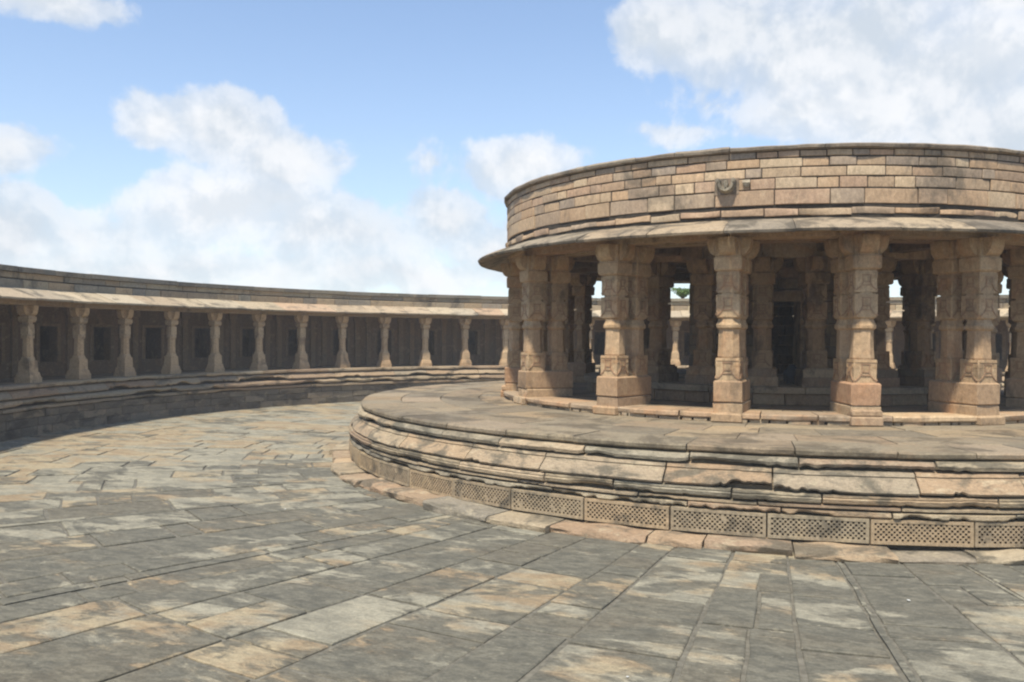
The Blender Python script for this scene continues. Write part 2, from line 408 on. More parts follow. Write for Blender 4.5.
while a < rad(8):
    d = math.degrees(a)
    isplain = d < -160
    src = bp if isplain else lps[R.randrange(4)]
    if not isplain and freshl: ob = freshl.pop()
    elif isplain and not used_b: ob = bp
    else: ob = src.copy(); COL.objects.link(ob); ob.parent = plat
    if isplain: used_b = True
    sag = RL * math.cos(step / 2)
    ob.location = ((sag - .02 + R.uniform(-.012, .012)) * math.cos(a), (sag - .02) * math.sin(a), .155 + R.uniform(-.006, .006))
    ob.rotation_euler = (R.uniform(-.02, .02), 0, a - PI / 2 + R.uniform(-.008, .008))
    a += step; k += 1

# ------------------------------------------------------------------ pillar maker
WSEED = [0.0]
PC = (.41, .31, .21)
def loft(mb, secs, col, jit=.003, taper_noise=0):
    rows = []; S = []
    for (za, ha, ca_), (zb_, hb, cb_) in zip(secs, secs[1:]):
        n = max(1, int((zb_ - za) / .07))
        for i in range(n): t = i / n; S.append((za + (zb_ - za) * t, ha + (hb - ha) * t, ca_ + (cb_ - ca_) * t))
    S.append(secs[-1])
    for (z, hw, c) in S:
        cc = hw * c * 2 if c > .1 else .016
        cc = min(cc, hw * .58578)
        corner = [(hw, -hw + cc), (hw, hw - cc), (hw - cc, hw), (-hw + cc, hw), (-hw, hw - cc), (-hw, -hw + cc), (-hw + cc, -hw), (hw - cc, -hw)]
        pts = []
        for k in range(8):
            p, q = corner[k], corner[(k + 1) % 8]; pts.append((*p, 1.0))
            if k % 2 == 0:
                for t in (.33, .67): pts.append((p[0] + (q[0] - p[0]) * t, p[1] + (q[1] - p[1]) * t, .35))
        row = []
        for x, y, w in pts:
            v = n1(x * 6 + WSEED[0], y * 6, z * 6) * .5 + n1(x * 15, y * 15 + WSEED[0], z * 17) * .5
            k = 1 - (max(0, v) * .085 * w + .012 * w * abs(n1(x * 40, y * 40, z * 40 + WSEED[0]))) 
            row.append((x * k + R.uniform(-jit, jit) * .5, y * k + R.uniform(-jit, jit) * .5, z))
        rows.append(row)
    mb.grid(rows, col, closed_u=True, caps=True)
def strip(mb, face, hw, pts, w, col, d=.013):
    # raised carved band on one of the four faces; pts = (u, z)
    ca, sa = math.cos(face), math.sin(face)
    def T(u, z, h): x, y = hw + h, u; return (x * ca - y * sa, x * sa + y * ca, z)
    for (u0, z0), (u1, z1) in zip(pts, pts[1:]):
        dx, dz = u1 - u0, z1 - z0; l = math.hypot(dx, dz) or 1; nx, nz = -dz / l * w / 2, dx / l * w / 2
        q = [(u0 + nx, z0 + nz), (u1 + nx, z1 + nz), (u1 - nx, z1 - nz), (u0 - nx, z0 - nz)]
        V = [T(u, z, -.004) for u, z in q] + [T(u, z, d) for u, z in q]
        mb.add(V, [(4, 5, 6, 7), (0, 1, 5, 4), (1, 2, 6, 5), (2, 3, 7, 6), (3, 0, 4, 7)], col)
def motif(mb, z0, z1, hw, col, w=.022):
    h = z1 - z0
    for f in (0, PI / 2, PI, 3 * PI / 2):
        for s in (-1, 1):
            strip(mb, f, hw, [(s * hw * .34, z0 + h * .86), (s * hw * .30, z0 + h * .5), (s * hw * .40, z0 + h * .36), (s * hw * .62, z0 + h * .2), (s * hw * .92, z0 + h * .08)], w, col)
        strip(mb, f, hw, [(-hw * .42, z0 + h * .86), (hw * .42, z0 + h * .86)], w, col)
        strip(mb, f, hw, [(-hw * .93, z0 + h * .955), (hw * .93, z0 + h * .955)], .012, pick([PC]), .01)
        for q in (-.80, -.62, .62, .80): strip(mb, f, hw, [(hw * q, z0 + h * .70), (hw * q * .97, z0 + h * .88)], .02, pick([PC]), .009)
        strip(mb, f, hw, [(-hw * .14, z0 + h * .56), (-hw * .1, z0 + h * .8)], .016, pick([PC]), .009); strip(mb, f, hw, [(hw * .14, z0 + h * .56), (hw * .1, z0 + h * .8)], .016, pick([PC]), .009)
        strip(mb, f, hw, [(-hw * .32, z0 + h * .5), (hw * .32, z0 + h * .5)], w, col)
        strip(mb, f, hw, [(-hw * .36, z0 + h * .33), (hw * .36, z0 + h * .33)], w, col)
def bracket(mb, z0, z1, core, arm, wid, col, dirs=(0, 1, 2, 3)):
    loft(mb, [(z0 - .01, core, 0), (z1, core, 0)], col)
    n = 7
    for d in dirs:
        a = d * PI / 2; ca, sa = math.cos(a), math.sin(a); rows = []
        for i in range(n):
            t = i / (n - 1); x = core * .8 + (arm - core * .8) * (1 - (1 - t) ** 1.6)
            zb = z0 + (z1 - z0) * (.05 + .78 * t ** 2.2)
            w = wid * (1 - .12 * t)
            rows.append([(x, -w, zb), (x, w, zb), (x, w, z1), (x, -w, z1)])
        rows = [[(x * ca - y * sa, x * sa + y * ca, z) for x, y, z in r] for r in rows]
        mb.grid(rows, col, closed_u=True, caps=True)
def pav_shaft(zb=2.31, zt=4.53, s=.93):
    mb = MB(); f = lambda z: zb + (z - 2.31) * (zt - zb) / (4.53 - 2.31)
    hw = .242 * s
    loft(mb, [(f(2.30), hw, 0), (f(2.77), hw, 0)], pick([PC])); motif(mb, f(2.32), f(2.74), hw, (.30, .20, .14))
    loft(mb, [(f(2.765), .212 * s, .25), (f(2.80), .222 * s, .25), (f(3.0), .212 * s, .27), (f(3.36), .207 * s, .27)], pick([(.39, .29, .20)]))
    loft(mb, [(f(3.35), .215 * s, .29), (f(3.385), .248 * s, .25), (f(3.44), .252 * s, .25), (f(3.50), .225 * s, .28), (f(3.58), .205 * s, .29)], pick([PC]))
    loft(mb, [(f(3.56), .20 * s, .29), (f(3.60), .236 * s, .12), (f(3.70), .24 * s, 0), (f(4.05), .24 * s, 0)], pick([PC])); motif(mb, f(3.60), f(4.04), .24 * s, (.30, .20, .14))
    loft(mb, [(f(4.045), .215 * s, .2), (f(4.105), .215 * s, .2)], pick([PC]))
    loft(mb, [(f(4.09), .232 * s, 0), (f(4.50), .232 * s, 0)], pick([PC])); motif(mb, f(4.10), f(4.48), .232 * s, (.30, .20, .14))
    loft(mb, [(f(4.49), .215 * s, .1), (f(4.535), .225 * s, .1)], pick([PC]))
    return mb
def pav_cap(z0=4.53, z1=5.19, s=.93):
    mb = MB(); h = z1 - z0
    loft(mb, [(z0, .265 * s, 0), (z0 + .03, .295 * s, 0), (z0 + h * .40, .30 * s, 0), (z0 + h * .43, .27 * s, 0)], pick([PC]))
    bracket(mb, z0 + h * .43, z1, .27 * s, .47 * s, .19 * s, pick([PC]))
    return mb

# ------------------------------------------------------------------ pavilion
pav = empty('pavilion', (CX, CY, 1.485))
tag(pav, 'round open pavilion of twin carved pillars under a wide eave and tall masonry drum', 'pavilion')
PZ = 1.485
def zfix(o):   # meshes are written with world heights; pavilion root sits on the deck
    o.location.z -= PZ; return o
def variant(n, *a):
    out = []
    for k in range(n):
        WSEED[0] = 17.3 * k + (5 if a else 0)
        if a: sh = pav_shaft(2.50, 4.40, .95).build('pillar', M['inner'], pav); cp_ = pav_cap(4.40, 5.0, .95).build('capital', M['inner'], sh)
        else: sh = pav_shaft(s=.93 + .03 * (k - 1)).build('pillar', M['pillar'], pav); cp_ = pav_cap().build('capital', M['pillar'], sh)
        sh.location.z -= PZ; out.append([sh, cp_, True])
    return out
OUTER, INNER = variant(4), variant(2, 1)
cnt_ = [0]
def put(protos, a, r):
    cnt_[0] += 1; pr = protos[cnt_[0] % len(protos)]
    if pr[2]: o = pr[0]; pr[2] = False
    else:
        o = pr[0].copy(); COL.objects.link(o); o.parent = pav; c = pr[1].copy(); COL.objects.link(c); c.parent = o
    o.location.x = r * math.cos(a); o.location.y = r * math.sin(a); o.rotation_euler = (R.uniform(-.007, .007), R.uniform(-.007, .007), a + R.uniform(-.02, .02))
    return o
OUT = [180, -160, -134, -113, -92.8, -72.8, -49, -30, -10, 13, 31, 50, 69, 88, 110, 139, 159]
for i, d in enumerate(OUT):
    a = rad(d)
    put(OUTER, a, 7.15); put(OUTER, a, 6.47)
    # shared long base block in two courses plus foot stones; each station weathered in its own way
    mb = MB()
    def blk(r0, r1, hw, z0, z1, col):
        n = 5; rows = []
        for z, k in ((z0, .0), (z0 + .02, .018), (z1 - .03, .018), (z1, -.012)):
            w = hw + k; ra, rb = r0 - k, r1 + k; row = []
            for (x, y) in ((ra, -w), (ra + (rb - ra) / 2, -w), (rb, -w), (rb, 0), (rb, w), (ra + (rb - ra) / 2, w), (ra, w), (ra, 0)):
                row.append((x + R.uniform(-.012, .012), y + R.uniform(-.012, .012), z))
            rows.append(row)
        rows = [[(x * math.cos(a) - y * math.sin(a), x * math.sin(a) + y * math.cos(a), z - PZ) for x, y, z in r] for r in rows]
        mb.grid(rows, col, closed_u=True, caps=True)
    blk(6.19, 7.42, .265, 1.88, 2.315, pick([(.36, .26, .18), (.34, .23, .165)]))
    kz = 1.80 if i % 3 else 1.86
    blk(6.19, 7.40, .27, 1.64, 1.875, pick(WARM[:3]))
    if i % 4 == 0: blk(7.18, 7.50, .275, 1.672, 1.80, pick(WARM))
    blk(7.20, 7.53, .285, 1.487, 1.668, pick(WARM))
    mb.build('pillar_base', M['pillar'], pav, smooth=30)
# kerb and floor
mb = MB()
cs = cuts(0, 2 * PI, 7.4, .9, 2.2)
for a0, a1 in zip(cs, cs[1:]):
    q = 7.46 + R.uniform(-.03, .03)
    sweep(mb, a0, a1, [(6.6, 1.555), (q - .02, 1.555, .3), (q, 1.58, 1), (q, 1.645, 1), (q - .03, 1.67, .5), (6.6, 1.67)], pick(WARM), .1, 7.4, .012, wob=.03, seed=71)
cs = cuts(0, 2 * PI, 7.4, .15, .5)
for a0, a1 in zip(cs, cs[1:]):
    q = 7.42 + R.uniform(-.04, .02)
    sweep(mb, a0, a1, [(6.9, 1.487), (q, 1.487), (q, 1.54), (q - .02, 1.553), (6.9, 1.553)], pick(GREY), .1, 7.4, .02)
zfix(mb.build('kerb', M['pillar'], pav, smooth=30))
def slabdisc(r_in, r_out, z, th, rings_, pal, mat, name, wob=0.0):
    mb = MB()
    for r0, r1 in zip(rings_, rings_[1:]):
        cs = cuts(0, 2 * PI, (r0 + r1) / 2 + .01, .7, 1.6)
        for a0, a1 in zip(cs, cs[1:]):
            zt = z + R.uniform(-.004, .004)
            sweep(mb, a0, a1, [(r0 + .006, zt - th), (r1 - .006, zt - th), (r1 - .004, zt - .012), (r1 - .016, zt), (r0 + .016, zt), (r0 + .006, zt - .012)], pick(pal), .25, (r0 + r1) / 2, .006)
    return zfix(mb.build(name, mat, pav))
slabdisc(5.0, 6.7, 1.672, .15, [5.0, 5.85, 6.62], GREY, M['deck'], 'floor')
slabdisc(1, 5.2, 2.085, .14, [1.0, 2.1, 3.2, 4.2, 5.2], GREY, M['deck'], 'inner_floor')
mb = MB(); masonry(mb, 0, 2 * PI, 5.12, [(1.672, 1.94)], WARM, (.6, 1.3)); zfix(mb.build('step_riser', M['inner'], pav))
mb = MB(); sweep(mb, 0, 2 * PI - .001, [(.1, 1.49), (4.95, 1.49), (4.95, 1.93), (.1, 1.93)], (.1, .09, .07), .4, 5, 0); zfix(mb.build('floor_core', M['dark'], pav))
# inner ring
INN = [-142, -125, -109, -94.5, -77, -60, -38, -15, 8, 32, 50, 74, 92, 128, 148, -164]
for d in INN:
    a = rad(d); put(INNER, a, 4.62)
    mb = MB()
    for (hw, z0, z1) in ((.37, 2.088, 2.30), (.345, 2.302, 2.47), (.31, 2.472, 2.505)):
        rows = [[(x + R.uniform(-.008, .008), y + R.uniform(-.008, .008), z - PZ) for x, y in ((hw, -hw), (hw, hw), (-hw, hw), (-hw, -hw))] for z in (z0, z1)]
        rows = [[(4.62 * math.cos(a) + x * math.cos(a) - y * math.sin(a), 4.62 * math.sin(a) + x * math.sin(a) + y * math.cos(a), z) for x, y, z in r] for r in rows]
        mb.grid(rows, pick(WARM), closed_u=True, caps=True)
    mb.build('pillar_base', M['inner'], pav)
# inner round cell with a doorway facing the entrance
DA = math.atan2(-CY, -CX) + .12
mb = MB(); cz = [2.09 + .29 * i for i in range(11)]
masonry(mb, DA + .20, DA + 2 * PI - .20, 2.22, list(zip(cz, cz[1:])), WARM, (.4, .9), .35)
masonry(mb, DA - .28, DA + .28, 2.22, list(zip(cz[7:], cz[8:])), WARM, (.5, .9), .35)
sweep(mb, 0, 2 * PI - .001, [(1.85, 4.2), (2.05, 4.2), (2.05, 5.38), (1.85, 5.38)], (.25, .2, .15), .3, 2, 0)
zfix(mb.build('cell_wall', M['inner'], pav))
mb = MB()
for s in (-1, 1):
    sweep(mb, DA + s * .235 - .05, DA + s * .235 + .05, [(2.0, 2.09), (2.42, 2.09), (2.42, 4.1), (2.0, 4.1)], pick(WARM), .1, 2.3, 0)
sweep(mb, DA - .30, DA + .30, [(2.0, 4.1), (2.45, 4.1), (2.45, 4.35), (2.0, 4.35)], pick(WARM), .1, 2.3, 0)
sweep(mb, DA - .19, DA + .19, [(1.95, 2.09), (2.5, 2.09), (2.5, 2.22), (1.95, 2.22)], pick(WARM), .1, 2.3, 0)
zfix(mb.build('door_frame', M['inner'], pav))
# beams and ceiling
mb = MB()
def beamring(angles, r0, r1, z0, z1):
    A = sorted(rad(x) % (2 * PI) for x in angles); A.append(A[0] + 2 * PI)
    for a0, a1 in zip(A, A[1:]):
        sweep(mb, a0, a1, [(r0, z0), (r1, z0), (r1, z1 - .08), (r1 + .03, z1 - .07), (r1 + .03, z1), (r0, z1)], pick(WARM[:6]), 9, r1, .004)
beamring(OUT, 6.86, 7.36, 5.19, 5.40); beamring(OUT, 6.12, 6.60, 5.19, 5.40); beamring(INN, 4.35, 4.88, 5.0, 5.39)
zfix(mb.build('beams', M['pillar'], pav))
mb = MB()
for d in OUT:
    a = rad(d); ca, sa = math.cos(a), math.sin(a)
    for (r0, r1, z0, z1, w) in ((4.9, 6.11, 5.12, 5.39, .2), (2.0, 4.34, 5.12, 5.39, .18)):
        V = [(r * ca - y * sa, r * sa + y * ca, z) for z in (z0, z1) for y in (-w, w) for r in (r0, r1)]
        mb.add(V, [(0, 2, 3, 1), (4, 5, 7, 6), (0, 1, 5, 4), (2, 6, 7, 3), (0, 4, 6, 2), (1, 3, 7, 5)], pick(WARM[:4]))
zfix(mb.build('radial_beam', M['inner'], pav))
mb = MB(); sweep(mb, 0, 2 * PI - .0005, [(.02, 5.405), (7.2, 5.405), (7.2, 5.52), (.02, 5.52)], (.24, .19, .14), .4, 7, 0)
zfix(mb.build('ceiling', M['inner'], pav))
# eave
mb = MB(); cs = cuts(0, 2 * PI, 8.1, .8, 1.9)
for a0, a1 in zip(cs, cs[1:]):
    q = 8.2 + R.uniform(-.02, .02); dz = R.uniform(-.008, .008)
    sweep(mb, a0, a1, [(7.25, 5.405), (7.5, 5.385), (q - .06, 5.18 + dz), (q, 5.19 + dz, .6), (q + .02, 5.235 + dz, 1), (q - .03, 5.27 + dz, .7), (q - .35, 5.40 + dz), (7.42, 5.535), (7.25, 5.56)], pick(GREY + [(.36, .31, .24), (.38, .34, .27)]), .12, 8.1, .006, wob=.018, seed=91)
zfix(mb.build('eave', M['eave2'], pav, smooth=30))
# drum
mb = MB()
zc = [(5.585, 5.755), (5.80, 6.115), (6.12, 6.345), (6.35, 6.545), (6.55, 6.735), (6.74, 6.875)]
masonry(mb, 0, 2 * PI, 7.40, zc[:1], PAL_DR, (.4, 1.0), .3, .03, .09, zj=.04, wob=.05)
masonry(mb, 0, 2 * PI, 7.40, zc[1:2], PAL_DR, (.5, 1.3), .3, .018, .12, .012, .012); masonry(mb, 0, 2 * PI, 7.39, zc[2:], PAL_DR + [(.30, .27, .23)], (.3, .9), .3, .016, .12, .010, .012)
zfix(mb.build('drum_wall', M['drum'], pav, smooth=30))
mb = MB(); sweep(mb, 0, 2 * PI - .0005, [(6.6, 5.53), (7.37, 5.53), (7.37, 6.87), (6.6, 6.87)], (.10, .085, .07), .4, 7.3, 0)
zfix(mb.build('drum_core', M['dark'], pav))
mb = MB(); cs = cuts(0, 2 * PI, 7.45, .9, 1.8)
for a0, a1 in zip(cs, cs[1:]):
    dz = R.uniform(-.014, .012)
    sweep(mb, a0, a1, [(6.5, 6.88), (7.44, 6.88), (7.48, 6.90, 1), (7.49, 6.95, 1), (7.45, 6.985 + dz, .6), (6.5, 7.0 + dz)], pick([(.27, .255, .22), (.23, .22, .195), (.31, .29, .24)]), .08, 7.45, .006, wob=.03, seed=95)
zfix(mb.build('coping', M['eave2'], pav, smooth=30))
# carved spout on the drum
def spout(a, zc_):
    mb = MB(); ca, sa = math.cos(a), math.sin(a); col = (.36, .34, .29)
    def T(x, y, z): r = 7.38 + x; return (r * ca - y * sa, r * sa + y * ca, z - PZ)
    rows = []
    n = 12
    for i in range(n + 1):
        t = PI + PI * i / n          # lower half bowl
        rows.append([T(x, k * math.cos(t), zc_ + k * 1.15 * math.sin(t)) for x, k in ((-.05, .19), (.14, .185), (.20, .16), (.20, .115), (.05, .10), (-.05, .1))])
    mb.grid(rows, col, closed_u=True, caps=True)
    # central tongue and the two horns
    for (y0, w, h, z0) in ((0, .045, .15, -.12), (-.15, .04, .08, -.01), (.15, .04, .08, -.01)):
        rows = [[T(x, y0 + yy * k, zc_ + z0 + h * t) for x, yy in ((-.05, -w), (.19, -w), (.22, 0), (.19, w), (-.05, w))] for t, k in ((0, .7), (.5, 1), (1, .6))]
        mb.grid(rows, (.38, .36, .31), closed_u=True, caps=True)
    # back stone
    mb2 = MB()
    V = [T(x, y, z) for z in (zc_ - .24, zc_ + .09) for y in (-.24, .24) for x in (-.1, .035)]
    mb.add(V, [(0, 2, 3, 1), (4, 5, 7, 6), (0, 1, 5, 4), (2, 6, 7, 3), (0, 4, 6, 2), (1, 3, 7, 5)], (.25, .2, .17))
    return mb
spa = rad(-113.4)
sp = spout(spa, 6.29).build('carved_spout', M['eave'], pav, smooth=40); sp['label'] = 'grey bowl shaped carved spout projecting from the drum masonry'
mb = MB(); a = spa + .052
rows = [[(r * math.cos(a + y / 7.4), r * math.sin(a + y / 7.4), z - PZ) for r, y in ((7.3, -w), (7.3 + d, -w), (7.3 + d, w), (7.3, w))] for z, w, d in ((6.19, .03, .13), (6.27, .075, .17), (6.33, .07, .14))]
mb.grid(rows, (.36, .33, .28), closed_u=True, caps=True); mb.build('carved_boss', M['eave'], pav)

# ------------------------------------------------------------------ ring gallery
gal = empty('gallery', C0)
tag(gal, 'low curved gallery of single pillars and small dark cells ringing the court', 'gallery')
camA = math.atan2(-CY, -CX) % (2 * PI)
PH = [171.66 + 5.688 * k for k in range(5, 0, -1)] + [171.66 - 5.688 * k for k in range(15)] + [85.9, 80.4, 75, 69.5, 64, 58.6, 51.7, 44.7, 39, 33.3, 27.6, 21.9, 16.2]
PH = [rad(x + (.35 if x > 100 else 0)) for x in PH]; G0, G1 = PH[-1] - .05, PH[0] + .05
ga, gb = camA + .16, camA + 2 * PI - .16          # the ring, open at the entrance where the camera stands
ring0, ring1 = G0, G1
# plinth mouldings
def gcourse(name, prof, Rm, w, e, seed, wob, pal=GREY + WARM[:3], rj=.02, st=.12):
    mb = MB(); cs = cuts(ring0, ring1, Rm, *w)
    for a0, a1 in zip(cs, cs[1:]):
        dr = R.uniform(-rj, rj); prof2 = [(23.4 if r > 23 else r + dr, z, *ww) for (r, z, *ww) in prof]
        g = .01 / Rm; n = max(1, int((a1 - a0) * Rm / st)); rows = []
        for i in range(n + 1):
            a = a0 + g + (a1 - a0 - 2 * g) * i / n; s = a * Rm; ee = e(s) if e else 0; row = []
            for (r, z, *ww) in prof2:
                q = ww[0] if ww else 0
                row.append(L_(a, r + ee * q * .5 - wob * q * n1(s * 2, z * 5, seed), z + ee * q + wob * .4 * q * n1(s * 1.5, z * 3, seed + 3)))
            rows.append(row)
        mb.grid(rows, pick(WARM[:4] + [(.42, .35, .25)] if a0 < rad(150) and R.random() < .8 else pal), closed_u=True, caps=True)  # paler warm palette along the sunlit arc, sunlight put into the colour
    return mb.build(name, M['plinth'], gal, smooth=38)
gcourse('floor_edge', [(23.4, 1.6), (22.22, 1.6), (22.18, 1.585, .6), (22.17, 1.50, 1), (22.21, 1.47, .8), (23.4, 1.47)], 22.2, (1.3, 2.6), er(11, .1, .06), 11, .02, GREY + WARM)
gcourse('upper_moulding', [(23.4, 1.45), (22.30, 1.45), (22.24, 1.42, .1), (22.16, 1.34, .4), (22.10, 1.24, 1), (22.12, 1.20, 1), (22.3, 1.22, .6), (23.4, 1.24)], 22.2, (1.2, 2.4), er(12, .0, .16, .6), 12, .03)
gcourse('lower_moulding', [(23.4, 1.16), (22.22, 1.16), (22.14, 1.13, .2), (22.09, 1.05, .6), (22.10, .98, 1), (22.2, .95, 1), (23.4, .96)], 22.2, (1.2, 2.4), er(13, .1, .12, .6), 13, .03)
gcourse('thin_moulding', [(23.4, .92), (22.18, .92), (22.13, .90, .4), (22.13, .82, 1), (22.18, .80, .8), (23.4, .80)], 22.2, (1.2, 2.4), er(14, .1, .07, .6), 14, .02)
def inward(mb, a0, a1, r, courses, pal, w, depth=.3, rj=.012):
    for (z0, z1) in courses:
        cs = cuts(a0, a1, r, *w)
        for b0, b1 in zip(cs, cs[1:]):
            rr = r + R.uniform(-rj, rj); c = .015; g = (.008 + .006 * R.random()) / r
            n = max(1, int((b1 - b0) * r / .5)); rows = []
            for i in range(n + 1):
                a = b0 + g + (b1 - b0 - 2 * g) * i / n
                rows.append([L_(a, q, z) for q, z in ((rr + depth, z0 + .005), (rr + c, z0 + .005), (rr, z0 + c + .005), (rr, z1 - c - .003), (rr + c, z1 - .003), (rr + depth, z1 - .003))])
            mb.grid(rows, pick(pal), closed_u=True, caps=True)
mb = MB(); DK = [(.12, .115, .105), (.16, .15, .13), (.10, .098, .09), (.22, .195, .16)]
inward(mb, ring0, ring1, 22.20, [(-.03, .28), (.28, .55), (.55, .79)], DK, (.6, 1.5))
mb.build('plinth_wall', M['plinth'], gal)
mb = MB(); 
def ringbox(mb, a0, a1, r0, r1, z0, z1, col, st=.5):
    n = max(2, int((a1 - a0) * r1 / st)); rows = [[L_(a0 + (a1 - a0) * i / n, q, z) for q, z in ((r0, z0), (r1, z0), (r1, z1), (r0, z1))] for i in range(n + 1)]
    mb.grid(rows, col, closed_u=True, caps=True)
ringbox(mb, ring0, ring1, 22.42, 27.4, -.05, 1.44, (.1, .09, .08)); mb.build('plinth_core', M['dark'], gal)
mb = MB(); ringbox(mb, ring0, ring1, 23.3, 27.4, 1.45, 1.597, (.24, .215, .18)); mb.build('floor', M['deck'], gal)
# entrance plinth under the camera, continuing the ring
mb = MB(); ringbox(mb, ring1 + .002, ring0 + 2 * PI - .002, 23.3, 27.4, -.05, 1.597, (.28, .25, .21))
ent = mb.build('entrance_plinth', M['plinth'], gal)
# gallery pillars
def gal_pillar():
    mb = MB(); c = (.43, .345, .25)
    loft(mb, [(1.598, .40, 0), (1.77, .395, 0)], pick([c])); loft(mb, [(1.77, .37, 0), (1.90, .335, 0), (1.93, .31, 0)], pick([c]))
    loft(mb, [(1.93, .29, 0), (2.30, .275, 0)], pick([c])); loft(mb, [(2.30, .25, .12), (2.42, .215, .2)], pick([c]))
    loft(mb, [(2.42, .205, .25), (3.0, .19, .27)], pick([c])); loft(mb, [(3.0, .225, .2), (3.1, .235, .2), (3.14, .2, .25)], pick([c]))
    loft(mb, [(3.14, .205, 0), (3.45, .20, 0)], pick([c])); loft(mb, [(3.45, .18, .2), (3.53, .18, .2)], pick([c]))
    return mb
def gal_cap():
    mb = MB(); c = (.43, .345, .25)
    loft(mb, [(3.52, .23, 0), (3.58, .27, 0), (3.70, .275, 0)], pick([c])); bracket(mb, 3.71, 4.045, .22, .43, .18, pick([c])); return mb
gp = gal_pillar().build('pillar', M['galp'], gal); gc = gal_cap().build('capital', M['galp'], gp)
for i, a in enumerate(PH):
    if i == 0: o, c = gp, gc
    else:
        o = gp.copy(); COL.objects.link(o); c = gc.copy(); COL.objects.link(c); c.parent = o
    o.location = L_(a, 22.78, 0); s = R.uniform(.66, .73); o.scale = (s, s, 1)
    o.rotation_euler = (R.uniform(-.012, .012), R.uniform(-.012, .012), a + R.choice((0, PI / 2, PI)) + R.uniform(-.03, .03))
# beam, ceiling, cells
mb = MB()
for a1, a0 in zip(PH, PH[1:]):
    ringbox(mb, a0 + .0003, a1 - .0003, 22.55 + R.uniform(-.01, .01), 23.0, 4.05, 4.22, pick([(.30, .25, .19), (.27, .22, .17)]), 1.2)
mb.build('beam', M['galp'], gal)
mb = MB(); ringbox(mb, ring0, ring1, 22.8, 27.4, 4.225, 4.45, (.22, .19, .15)); mb.build('roof', M['gal'], gal)
mbw = MB(); fr = None
WR = 25.15
for a1, a0 in zip(PH, PH[1:]):
    am = (a0 + a1) / 2; dw = .40 / WR
    c1 = pick([(.105, .08, .06), (.13, .095, .07), (.095, .072, .056)], .15)  # cell walls tinted dark, gallery shade put into the colour
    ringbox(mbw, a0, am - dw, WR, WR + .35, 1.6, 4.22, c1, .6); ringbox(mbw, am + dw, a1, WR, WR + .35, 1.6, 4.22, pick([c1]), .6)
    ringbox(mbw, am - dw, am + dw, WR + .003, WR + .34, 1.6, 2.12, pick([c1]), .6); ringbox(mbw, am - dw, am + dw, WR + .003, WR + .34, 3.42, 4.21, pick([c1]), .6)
    ringbox(mbw, a0 - .006, a0 + .006, WR + .34, 27.0, 1.6, 4.22, (.09, .07, .06), .6)   # party wall, tinted dark to stand in for shade inside the cells
    f = MB()
    for s in (-1, 1):
        ringbox(f, am + s * (dw + .003) - .003, am + s * (dw + .003) + .003, WR - .03, WR - .002, 2.12, 3.42, pick([(.18, .14, .10)]), .6)
        ringbox(f, am + s * (dw + .021) - .005, am + s * (dw + .021) + .005, WR - .10, WR - .002, 1.601, 4.0, pick([(.18, .14, .10)]), .6)
        ringbox(f, am + s * (dw + .021) - .008, am + s * (dw + .021) + .008, WR - .13, WR - .002, 3.85, 4.2, pick([(.18, .14, .10)]), .6)
    ringbox(f, am - dw - .006, am + dw + .006, WR - .05, WR - .002, 3.425, 3.52, pick([(.18, .14, .10)]), .6)
    f.build('door_frame', M['galp'], gal)
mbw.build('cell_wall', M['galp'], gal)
mb = MB(); ringbox(mb, ring0, ring1, 27.0, 27.6, -.05, 5.0, (.10, .08, .065)); mb.build('outer_wall', M['gal'], gal)  # dark tint stands in for shade seen through the doorways
# eave slabs
mb = MB(); cs = cuts(ring0, ring1, 22.1, .9, 2.1)
for a0, a1 in zip(cs, cs[1:]):
    q = 22.03 + R.uniform(-.03, .03); dz = R.uniform(-.015, .015); col = pick([(.44, .39, .31), (.40, .34, .27), (.36, .33, .28), (.48, .43, .35), (.45, .34, .26)], .1)
    n = max(1, int((a1 - a0) * 22 / .3)); rows = []
    for i in range(n + 1):
        a = a0 + .0003 + (a1 - a0 - .0006) * i / n; w = .015 * n1(a * 60, 3)
        rows.append([L_(a, r, z + dz) for r, z in ((23.1, 4.45), (22.6, 4.27), (q + .05, 4.19 + w), (q, 4.20 + w), (q - .01, 4.255 + w), (q + .03, 4.27 + w), (22.95, 4.60), (23.3, 4.64))])
    mb.grid(rows, col, closed_u=True, caps=True)
mb.build('eave', M['eave'], gal)
# parapet in two stepped courses and a dark coping
mb = MB(); GP = [(.36, .29, .21), (.31, .26, .20), (.40, .34, .25), (.28, .26, .22), (.24, .225, .20), (.42, .33, .23)]
inward(mb, ring0, ring1, 23.02, [(4.56, 4.87)], GP, (.6, 1.6), .4); inward(mb, ring0, ring1, 23.10, [(4.90, 5.11)], GP, (.6, 1.8), .4)
mb.build('parapet', M['gal'], gal)
mb = MB(); ringbox(mb, ring0, ring1, 23.25, 23.9, 4.45, 5.1, (.1, .09, .08)); mb.build('parapet_core', M['dark'], gal)
mb = MB(); cs = cuts(ring0, ring1, 23, .9, 2.2)
for a0, a1 in zip(cs, cs[1:]):
    dz = R.uniform(-.01, .01); q = 23.0 + R.uniform(-.02, .02)
    ringbox(mb, a0 + .0003, a1 - .0003, q, 24.0, 5.11 + dz, 5.27 + dz, pick([(.20, .19, .17), (.16, .155, .14), (.25, .23, .19)]), .5)
mb.build('coping', M['gal'], gal)

